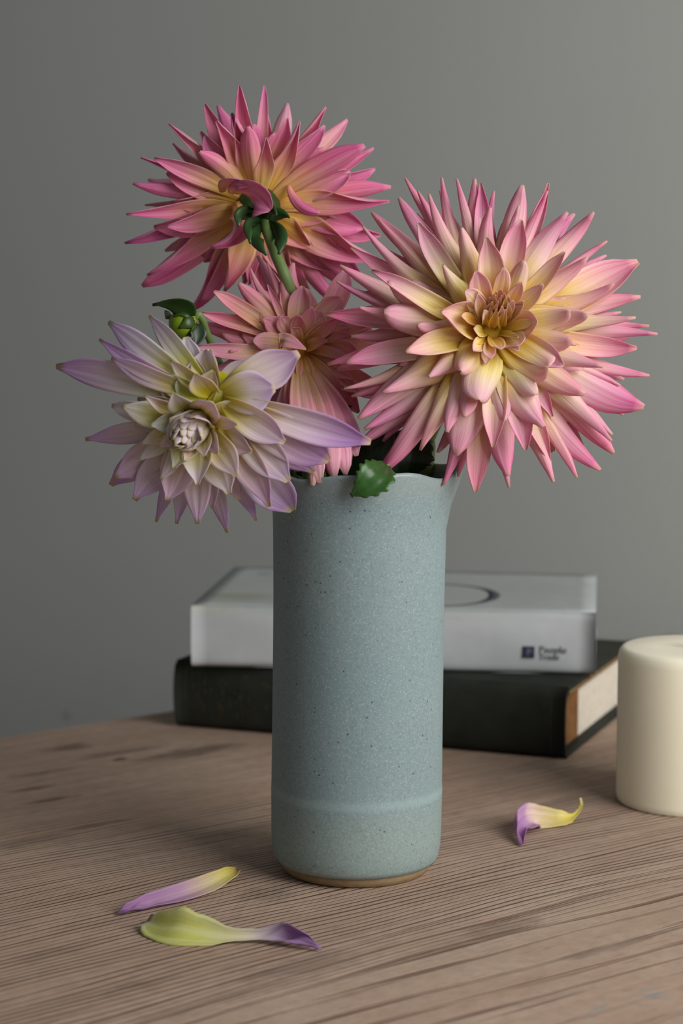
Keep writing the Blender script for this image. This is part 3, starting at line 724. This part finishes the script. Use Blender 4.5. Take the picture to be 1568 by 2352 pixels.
# ---------------------------------------------- the faded pink dahlia in the middle
Z4 = unzoom(440, 590, 3.41)
d_mid = tag(empty('dahlia_flower', vz(-0.012, -0.006, 0.012)), 'wilting peach-pink dahlia squeezed between the lilac and open pink ones', 'flower')
C = at_y(686, 800, 0.995)
fd = Flower(d_mid, C, (0.12, -0.93, 0.20), 0.060,
            pal((0, (186, 128, 40)), (.18, (238, 190, 116)), (.38, (244, 196, 172)), (.62, (240, 164, 184)), (1, (242, 182, 202))),
            pal((0, (214, 150, 72)), (.4, (226, 130, 120)), (.7, (222, 118, 146)), (1, (220, 130, 160))), lin((226, 190, 160)), (0.7, 0.3), (0.6, -.9), 0.4, .03, .6, .10, .45, .35)
heart(fd, 0.007, 0.004, M['ochre'])
midl = [(370, 208, 175, .15, .2), (172, 270, 135, .1, .3), (68, 435, 115, .05, .3), (28, 702, 135, .1, -.2), (460, 90, 95, .02, .2), (590, 50, 105, .05, .2), (705, 138, 85, .1, .2), (592, 215, 65, .15, .2), (870, 228, 175, .15, .1), (942, 390, 110, .2, .2),
        (850, 462, 110, .35, .8), (1010, 418, 155, .1, .3), (1120, 540, 150, .2, .2), (1252, 560, 125, .1, .2), (1245, 612, 85, .22, .1), (1310, 762, 155, .05, .1), (1222, 802, 85, .2, .1), (1255, 955, 145, .05, .1), (1195, 1105, 150, .2, 0),
        (1085, 1215, 155, .24, 0), (930, 1105, 150, .26, 0), (720, 1035, 175, .2, 0), (1225, 1235, 110, .1, 0), (1292, 1335, 95, .05, 0), (1205, 1705, 125, .95, -.5), (1115, 1745, 135, 1.0, -.5), (1005, 1772, 135, 1.05, -.5), (945, 1790, 115, 1.05, -.5), (1290, 1560, 120, .7, -.4),
        (880, 1430, 150, .5, -.3), (1055, 1500, 160, .6, -.3), (1180, 1450, 140, .5, -.3), (300, 740, 120, .12, .1), (480, 660, 120, .2, .2), (560, 480, 130, .2, .2), (700, 460, 120, .25, .3), (330, 480, 120, .0, .2), (640, 880, 130, .1, .1), (820, 1300, 130, .1, 0),
        (1340, 620, 120, -.1, .1), (1300, 1480, 90, -.1, -.1), (1060, 660, 110, .28, .4), (780, 560, 120, .3, .4), (690, 230, 120, -.05, .1), (520, 250, 120, -.05, .1), (240, 600, 130, -.05, .1), (500, 850, 150, .0, .1), (600, 1150, 150, .0, .0), (750, 1500, 150, .5, -.2), (820, 1680, 140, .8, -.4)]
for x, y, wz, h, bd in midl:
    px, py = Z4(x, y)
    hang = h > .45
    fd.add(fd.at(px, py, h * .8), pw(wz * (1.55 if hang else 1.2), 3.41, .99), bd + rnd.uniform(-.15, .15), ruffle=.25, k=(.5, -.5) if hang else None, tip_p=4.0 if hang else None, tm=.68 if hang else None, cs=.12 if hang else 0)
fd.add(fd.at(*Z4(895, 725), .42), pw(130, 3.41, .97), base=fd.at(*Z4(800, 780), .05), mid=fd.at(*Z4(560, 560), .42), ruffle=.3)
fd.add(fd.at(*Z4(1150, 480), .25), pw(120, 3.41, .97), bend=.4, ruffle=.3)
fd.fill(16, .4, .6, .02, -.05, .006, .4); fd.fill(14, .65, .85, -.1, -.15, .0062, 1.5)
stem(d_mid, [fd.C - fd.A * .005, fd.C - fd.A * .018 + Vector((.002, 0, -.012)), at_y(735, 960, 1.02), vz(-.016, -.002, .16), vz(-0.012, -0.006, 0.012)], 0.003)

# ---------------------------------------------- the lilac dahlia
Z3 = unzoom(100, 660, 2.01)
d_lil = tag(empty('dahlia_flower', vz(-0.020, -0.010, 0.012)), 'lilac and cream dahlia with yellow-tipped petals drooping over the vase rim', 'flower')
C = at_y(462, 958, 0.912)
fl = Flower(d_lil, C, (-0.20, -0.93, -0.24), 0.062,
            pal((0, (198, 194, 40)), (.14, (210, 206, 70)), (.26, (230, 222, 150)), (.40, (240, 232, 222)), (.60, (230, 212, 228)), (.80, (206, 172, 218)), (1, (180, 134, 202))),
            pal((0, (214, 200, 140)), (.35, (224, 206, 208)), (.62, (196, 156, 202)), (1, (170, 112, 186))), lin((222, 214, 120)), (0.95, 0.8), (0.75, 0.45), 0.45, .022, .7, .05, .85, .0, False)
heart(fl, 0.012, 0.010, M['eye'])
lil = [(58, 365, 135, -.05, .1, 3), (300, 160, 115, -.05, -.3, 2.6), (488, 130, 95, -.08, -.1, 2.6), (258, 240, 85, .0, -.2, 2), (313, 326, 95, .06, -.2, 2), (585, 335, 90, .12, -.3, 2), (745, 290, 140, -.02, -.6, 2.6), (1178, 302, 185, .0, .1, 1.8), (1068, 465, 190, .12, -.2, 2.2),
       (1510, 715, 150, .08, .0, 2.2), (1318, 800, 190, .02, -.2, 4), (1150, 1030, 200, -.16, -.1, 4), (1250, 850, 150, -.16, 0, 3), (1130, 895, 170, .10, .0, 2.2), (1112, 716, 150, .18, -.1, 2.2), (1042, 1012, 155, .08, 0, 2), (982, 1076, 85, -.16, 0, 1.8), (848, 1132, 85, -.18, 0, 1.8),
       (710, 1092, 125, .06, .0, 1.9), (614, 1090, 90, -.16, 0, 1.8), (520, 1082, 80, -.16, 0, 1.8), (570, 985, 165, .14, .1, 1.9), (420, 982, 145, .10, .1, 1.9), (310, 912, 130, -.12, 0, 2.4), (330, 876, 145, .10, .1, 2), (193, 702, 95, -.02, .0, 1.8), (316, 545, 95, .06, -.8, 2),
       (362, 545, 115, .16, -.6, 2), (470, 500, 75, .24, -.4, 1.8), (600, 490, 130, .30, -.3, 2.6), (780, 530, 135, .34, -.4, 4), (495, 636, 100, .26, .1, 1.9), (455, 722, 85, .20, .2, 1.9), (443, 797, 75, .18, .2, 1.9), (535, 736, 80, .30, .2, 1.9), (541, 888, 75, .2, .1, 1.9), (600, 836, 135, .27, .2, 1.8),
       (710, 912, 150, .26, .2, 1.8), (856, 952, 170, .18, .1, 1.8), (890, 872, 135, .26, .1, 1.8), (806, 768, 90, .34, .1, 1.8), (895, 632, 60, .38, -.2, 2), (690, 600, 145, .40, .3, 2), (588, 602, 110, .36, .3, 1.9), (585, 752, 70, .34, .3, 1.8), (690, 742, 80, .40, .4, 1.8),
       (652, 802, 90, .34, .3, 1.8), (740, 780, 90, .36, .3, 1.8), (728, 690, 105, .40, .3, 1.8), (960, 760, 140, .2, .1, 1.9), (420, 640, 110, .05, .1, 1.9), (520, 420, 110, .1, -.3, 2), (900, 980, 130, .0, 0, 1.9), (780, 1020, 110, .02, 0, 1.9), (470, 860, 120, .05, 0, 1.9), (700, 400, 120, .2, -.3, 2.2), (640, 620, 90, .43, .5, 1.8)]
for x, y, wz, h, bd, tp in lil:
    px, py = Z3(x, y)
    bs = fl.at(*Z3(800 + (x - 800) * .08, 500 + (y - 500) * .08), .06) if (x > 1000 or y < 440) and h < .25 else None
    fl.add(fl.at(px, py, h), pw(wz * 1.14, 2.01, .91), bd + rnd.uniform(-.08, .08), tip_p=tp, tm=.58, ruffle=.08, base=bs)
cpx = fl.at(*Z3(648, 680), 0.30); off = cpx - fl.C; off -= fl.A * off.dot(fl.A)
for i in range(20):
    th = i * 2.39996; rd = fl.E1 * math.cos(th) + fl.E2 * math.sin(th); sq = math.sqrt(i)
    tip = fl.C + off * 1.0 + rd * (0.0002 + .0012 * sq) + fl.A * (0.0310 - .0019 * sq)
    bs = fl.C + off * .8 + rd * (.0016 + .0017 * sq) + fl.A * .008
    P = [bs, bs + fl.A * .008 + rd * .0012, tip - fl.A * .004 + rd * .0014, tip]
    c_ = [lin((206, 186, 120)), lin((236, 226, 208)), lin((224, 206, 216))]
    petal_mesh('petal', P, rd, .0034 + .0004 * sq, (lambda c_: lambda t, v, sd: ramp([(0, c_[0]), (.5, c_[1]), (.9, c_[2]), (1, lin((214, 204, 120)))], t))(c_), d_lil, -.9, -.7, .5, .6, 1.7, rnd.uniform(-.15, .15), 10, 6, seed=i)
hp = fl.at(*Z3(800, 480), .0); keep = fl.C; fl.C = hp; heart(fl, .009, .005, M['chart']); fl.C = keep
fl.fill(18, .36, .46, .12, .04, .0058, .2); fl.fill(12, .46, .56, -.02, -.1, .0062, 1.3)
stem(d_lil, [fl.C - fl.A * .004, fl.C - fl.A * .016 + Vector((.012, .006, .004)), at_y(590, 960, .945), at_y(690, 1030, .962), vz(-.020, -.004, .16), vz(-0.020, -0.010, 0.012)], 0.003)

# ---------------------------------------------- bud on its stalk
d_bud = tag(empty('flower_bud', vz(-0.016, 0.010, 0.012)), 'small closed green dahlia bud nodding on a bent stalk', 'flower bud')
bc = at_y(421, 744, 0.985); bt = at_y(446, 730, 0.985); ax = (bc - bt).normalized()
fb = Flower(d_bud, bc, ax, 0.006, None, None, None, (0, 0), (0, 0))
v = []; f = []; n = 20; rings = []
for i in range(11):
    t = i / 10; a = -math.pi / 2 + math.pi * t; rings.append((math.cos(a) * (1.0 + .12 * math.sin(a)), math.sin(a)))
for r, z in rings:
    for k in range(n):
        th = 2 * math.pi * k / n; rb = 1 + 0.05 * math.cos(6 * th)
        v.append(bc + (fb.E1 * math.cos(th) + fb.E2 * math.sin(th)) * max(r, .01) * 0.0062 * rb + ax * (z * 0.0066))
for i in range(10):
    for k in range(n):
        k2 = (k + 1) % n; f.append((i * n + k, i * n + k2, (i + 1) * n + k2, (i + 1) * n + k))
adopt(mesh_obj('bud', v, f, M['bud']), d_bud)
for i in range(6):
    th = i * math.pi / 3 + .4; rd = fb.E1 * math.cos(th) + fb.E2 * math.sin(th)
    sepal(d_bud, bt - ax * .0005, bt + rd * .0085 + ax * .001, bc + rd * .0064 + ax * .002, .0036, -rd, seed=i, c1=(44, 62, 24), c2=(66, 92, 30), k0=.7, k1=.7, name='bract')
sepal(d_bud, at_y(434, 726, .982), at_y(428, 684, .978), at_y(350, 700, .975), .0062, Vector((.1, -.6, -.8)), seed=11, c1=(44, 86, 30), c2=(34, 62, 24), k0=.5, k1=.3)
sepal(d_bud, at_y(392, 722, .990), at_y(384, 728, .988), at_y(381, 732, .986), .0032, Vector((0, -1, 0)), seed=12, c1=(24, 40, 18), c2=(30, 50, 22))
sepal(d_bud, at_y(452, 745, .984), at_y(458, 765, .982), at_y(446, 797, .980), .0042, Vector((.3, -1, 0)), seed=13, c1=(36, 58, 26), c2=(24, 44, 20))
stem(d_bud, [bt - ax * .0005, at_y(456, 722, .985), at_y(466, 738, .987), at_y(478, 772, .992), at_y(520, 860, 1.005), at_y(640, 1010, 1.012), vz(-.024, .010, .165), vz(-.020, .012, .10), vz(-0.016, 0.010, 0.012)], 0.0017, n=40)

# ---------------------------------------------- leaves at the mouth of the vase
def leaf_thing(name, label, pts, W, nrm, c1, c2, teeth=0.0, grp=None, stalk=None):
    P = [Vector(p) for p in pts]; root = tag(empty(name, P[0]), label, 'leaf', grp)
    a, b = lin(c1), lin(c2)
    nu = 26; q = catmull(P, nu)
    o = petal_mesh('blade', None, Vector(nrm), W, lambda t, v, s: a.lerp(b, t) * (1.25 if abs(v) < .1 else 1.0), root, .5, .35, .45, .3, 1.5, 0, nu, 10, .0006, .15, seed=len(name), mat=M['leafcol'], pts=q)
    if teeth:
        me = o.data
        m = nu + 1
        for sd in range(2):
            for i in range(2, m):
                for j, sg in ((0, -1), (10, 1)):
                    vtx = me.vertices[sd * m * 11 + i * 11 + j]; inn = me.vertices[sd * m * 11 + i * 11 + 5]
                    vtx.co = vtx.co + (vtx.co - inn.co) * (teeth if i % 4 < 2 else -teeth * .4)
    st = tube('leaf_stalk', catmull([P[0] - (P[1] - P[0]) * .1 + Vector((0, 0, -.0)), P[0] + Vector((0.001, .006, -.012)), stalk or (P[0] + Vector((0, .012, -.03)))], 10), .0012, M['stem'], None, 8)
    adopt(st, root); return root
leaf_thing('dahlia_leaf', 'small toothed green leaf hanging over the vase rim', [at_y(886, 1068, .938), at_y(868, 1088, .9245), at_y(840, 1115, .9215), at_y(806, 1138, .9240)], .0078, (0.15, -1, .45), (44, 82, 32), (58, 104, 44), .12, stalk=vz(.008, -.008, .14))
leaf_thing('dahlia_leaf', 'dark broad leaf filling the vase mouth behind the toothed leaf', [at_y(780, 1100, .975), at_y(820, 1075, .968), at_y(860, 1040, .965), at_y(905, 985, .970)], .0125, (-.2, -1, .3), (26, 40, 20), (30, 50, 22), .08, stalk=vz(-.004, -.012, .14))
leaf_thing('dahlia_leaf', 'dark upright leaf beside the main stem under the open pink dahlia', [at_y(935, 1098, .975), at_y(935, 1060, .972), at_y(950, 1010, .975), at_y(972, 960, .985)], .0110, (.2, -1, .1), (28, 46, 20), (36, 58, 26), .08, stalk=vz(.012, -.012, .14))
leaf_thing('dahlia_leaf', 'dark leaf behind the wilting dahlia at the vase mouth', [at_y(700, 1098, .985), at_y(725, 1050, .982), at_y(760, 1000, .985), at_y(800, 930, .995)], .0130, (0, -1, .1), (26, 40, 20), (30, 48, 22), .06, stalk=vz(-.012, -.008, .14))

# ------------------------------------------------------------------ fallen petals on the table
def fallen(label, spec, colst, seed, nv=8):
    """spec rows: (px, py, height, half width, curl, tilt)"""
    n = 24; m = len(spec) - 1
    cps = [at_z(a, b, h) for a, b, h, *_ in spec]
    pts = catmull(cps, n)
    for p in pts: p.z = max(p.z, 0.0006)
    root = tag(empty('fallen_petal', (pts[n // 2].x, pts[n // 2].y, 0)), label, 'petal')
    st = pal(*colst); rr = random.Random(seed)
    v = []; cols = []; uvs = []; f = []; grid = []
    for i in range(n + 1):
        x = i / n * m; k = min(int(x), m - 1); t = x - k
        a, b = spec[k], spec[k + 1]; hw, kap, tilt = [a[q] + (b[q] - a[q]) * ss(0, 1, t) for q in (3, 4, 5)]
        T = (pts[min(i + 1, n)] - pts[max(i - 1, 0)]).normalized()
        N = Vector((0, 0, 1)); N = (N - T * N.dot(T)).normalized(); N = Quaternion(T, tilt) @ N; Sd = T.cross(N)
        for j in range(nv + 1):
            s = -1 + 2 * j / nv
            kp = kap if abs(kap) > .05 else .05
            p = pts[i] + Sd * (hw * math.sin(kp * s) / kp) + N * (hw * (1 - math.cos(kp * s)) / kp + .06 * hw * math.sin(7 * s + seed + i * .25) + hw * .22 * ss(.55, .75, i / n) * math.sin(i * 1.3 + 4 * s + seed) * (1 - .5 * s * s))
            grid.append((p, N * math.cos(kp * s) - Sd * math.sin(kp * s), s, i / n))
    lo = {}
    th = .0004
    for side in (0, 1):
        for p, N, s, t in grid:
            q = p + N * (th if side == 0 else 0.0)
            v.append(q); cols.append(ramp(st, t) * rr.uniform(.95, 1.03)); uvs.append((t, s * .5 + .5))
    mz = nv + 1
    for i in range(n + 1):      # rest each cross-section on the table
        zs = [v[sd * len(grid) + i * mz + j].z for sd in (0, 1) for j in range(mz)]
        want = max(0.0002, min(zs)) if spec[0][0] else 0
        low = min(zs)
        if low < 0.0002:
            for sd in (0, 1):
                for j in range(mz): v[sd * len(grid) + i * mz + j].z += 0.0002 - low
    g = len(grid)
    for i in range(n):
        for j in range(nv):
            a = i * mz + j
            f.append((a, a + mz, a + mz + 1, a + 1)[::-1]); f.append((g + a, g + a + mz, g + a + mz + 1, g + a + 1))
        a = i * mz; f.append((a, a + mz, g + a + mz, g + a)); a = i * mz + nv; f.append((a, g + a, g + a + mz, a + mz))
    for j in range(nv):
        f.append((j, g + j, g + j + 1, j + 1)); a = n * mz + j; f.append((a, a + 1, g + a + 1, g + a))
    lowest = min(q.z for q in v)
    for q in v: q.z -= lowest - 0.00005
    me = bpy.data.meshes.new('blade'); me.from_pydata([tuple(q) for q in v], [], f); me.polygons.foreach_set('use_smooth', [True] * len(me.polygons))
    ca = me.color_attributes.new('Col', 'FLOAT_COLOR', 'POINT'); ca.data.foreach_set('color', [x for c in cols for x in (c[0], c[1], c[2], 1.0)])
    uvl = me.uv_layers.new(name='UVMap'); li = [0] * len(me.loops); me.loops.foreach_get('vertex_index', li)
    uvl.data.foreach_set('uv', [x for q in li for x in uvs[q]])
    me.materials.append(M['petal'])
    o = bpy.data.objects.new('blade', me); COL.objects.link(o); adopt(o, root)
    return root
fallen('rolled fallen petal, yellow base and purple tip pointing away from the vase',
       [(546, 1998, .003, .0026, 1.6, -.4), (520, 2010, .003, .0048, 1.3, -.6), (470, 2034, .003, .0058, 1.1, -.7), (410, 2054, .003, .0056, 1.1, -.7), (340, 2074, .002, .0050, 1.3, -.6), (296, 2088, .002, .0036, 1.6, -.4), (266, 2098, .001, .0006, 1.2, 0)],
       [(0, (180, 130, 66)), (.05, (206, 186, 94)), (.16, (218, 208, 116)), (.34, (206, 186, 160)), (.48, (186, 150, 178)), (.75, (170, 126, 172)), (.95, (156, 112, 160)), (1, (170, 150, 120))], 3)
fallen('flat spoon-shaped fallen petal, pale yellow-green with crumpled purple tip',
       [(338, 2114, .003, .0034, .8, .5), (362, 2128, .003, .0076, .8, .75), (410, 2146, .002, .0098, .6, .8), (470, 2150, .002, .0076, .7, .8), (540, 2152, .002, .0038, 1.1, .7), (600, 2152, .002, .0038, 1.5, .7), (650, 2150, .003, .0066, 1.5, .8), (690, 2158, .003, .0056, 1.8, .9), (738, 2182, .001, .0006, 1.2, 0)],
       [(0, (160, 150, 96)), (.03, (232, 226, 190)), (.10, (216, 218, 130)), (.35, (218, 218, 134)), (.52, (224, 218, 184)), (.66, (214, 200, 210)), (.78, (182, 142, 190)), (1, (164, 124, 174))], 5)
fallen('twisted fallen petal with curled yellow claw lying beside the candle',
       [(1331, 1832, .010, .0010, 1.0, 0), (1334, 1852, .006, .0009, 1.0, 0), (1318, 1874, .003, .0018, 1.2, -.4), (1290, 1882, .003, .0052, 1.0, -.8), (1250, 1882, .003, .0066, .9, -.9), (1216, 1880, .004, .0080, .9, -.9), (1198, 1892, .005, .0080, 1.2, -.7), (1192, 1912, .003, .0048, 1.8, -.4), (1198, 1940, .001, .0014, 1.2, 0)],
       [(0, (232, 222, 160)), (.14, (212, 196, 90)), (.30, (228, 212, 104)), (.46, (238, 222, 160)), (.60, (236, 214, 198)), (.66, (204, 160, 200)), (.85, (190, 140, 192)), (1, (154, 98, 154))], 9)
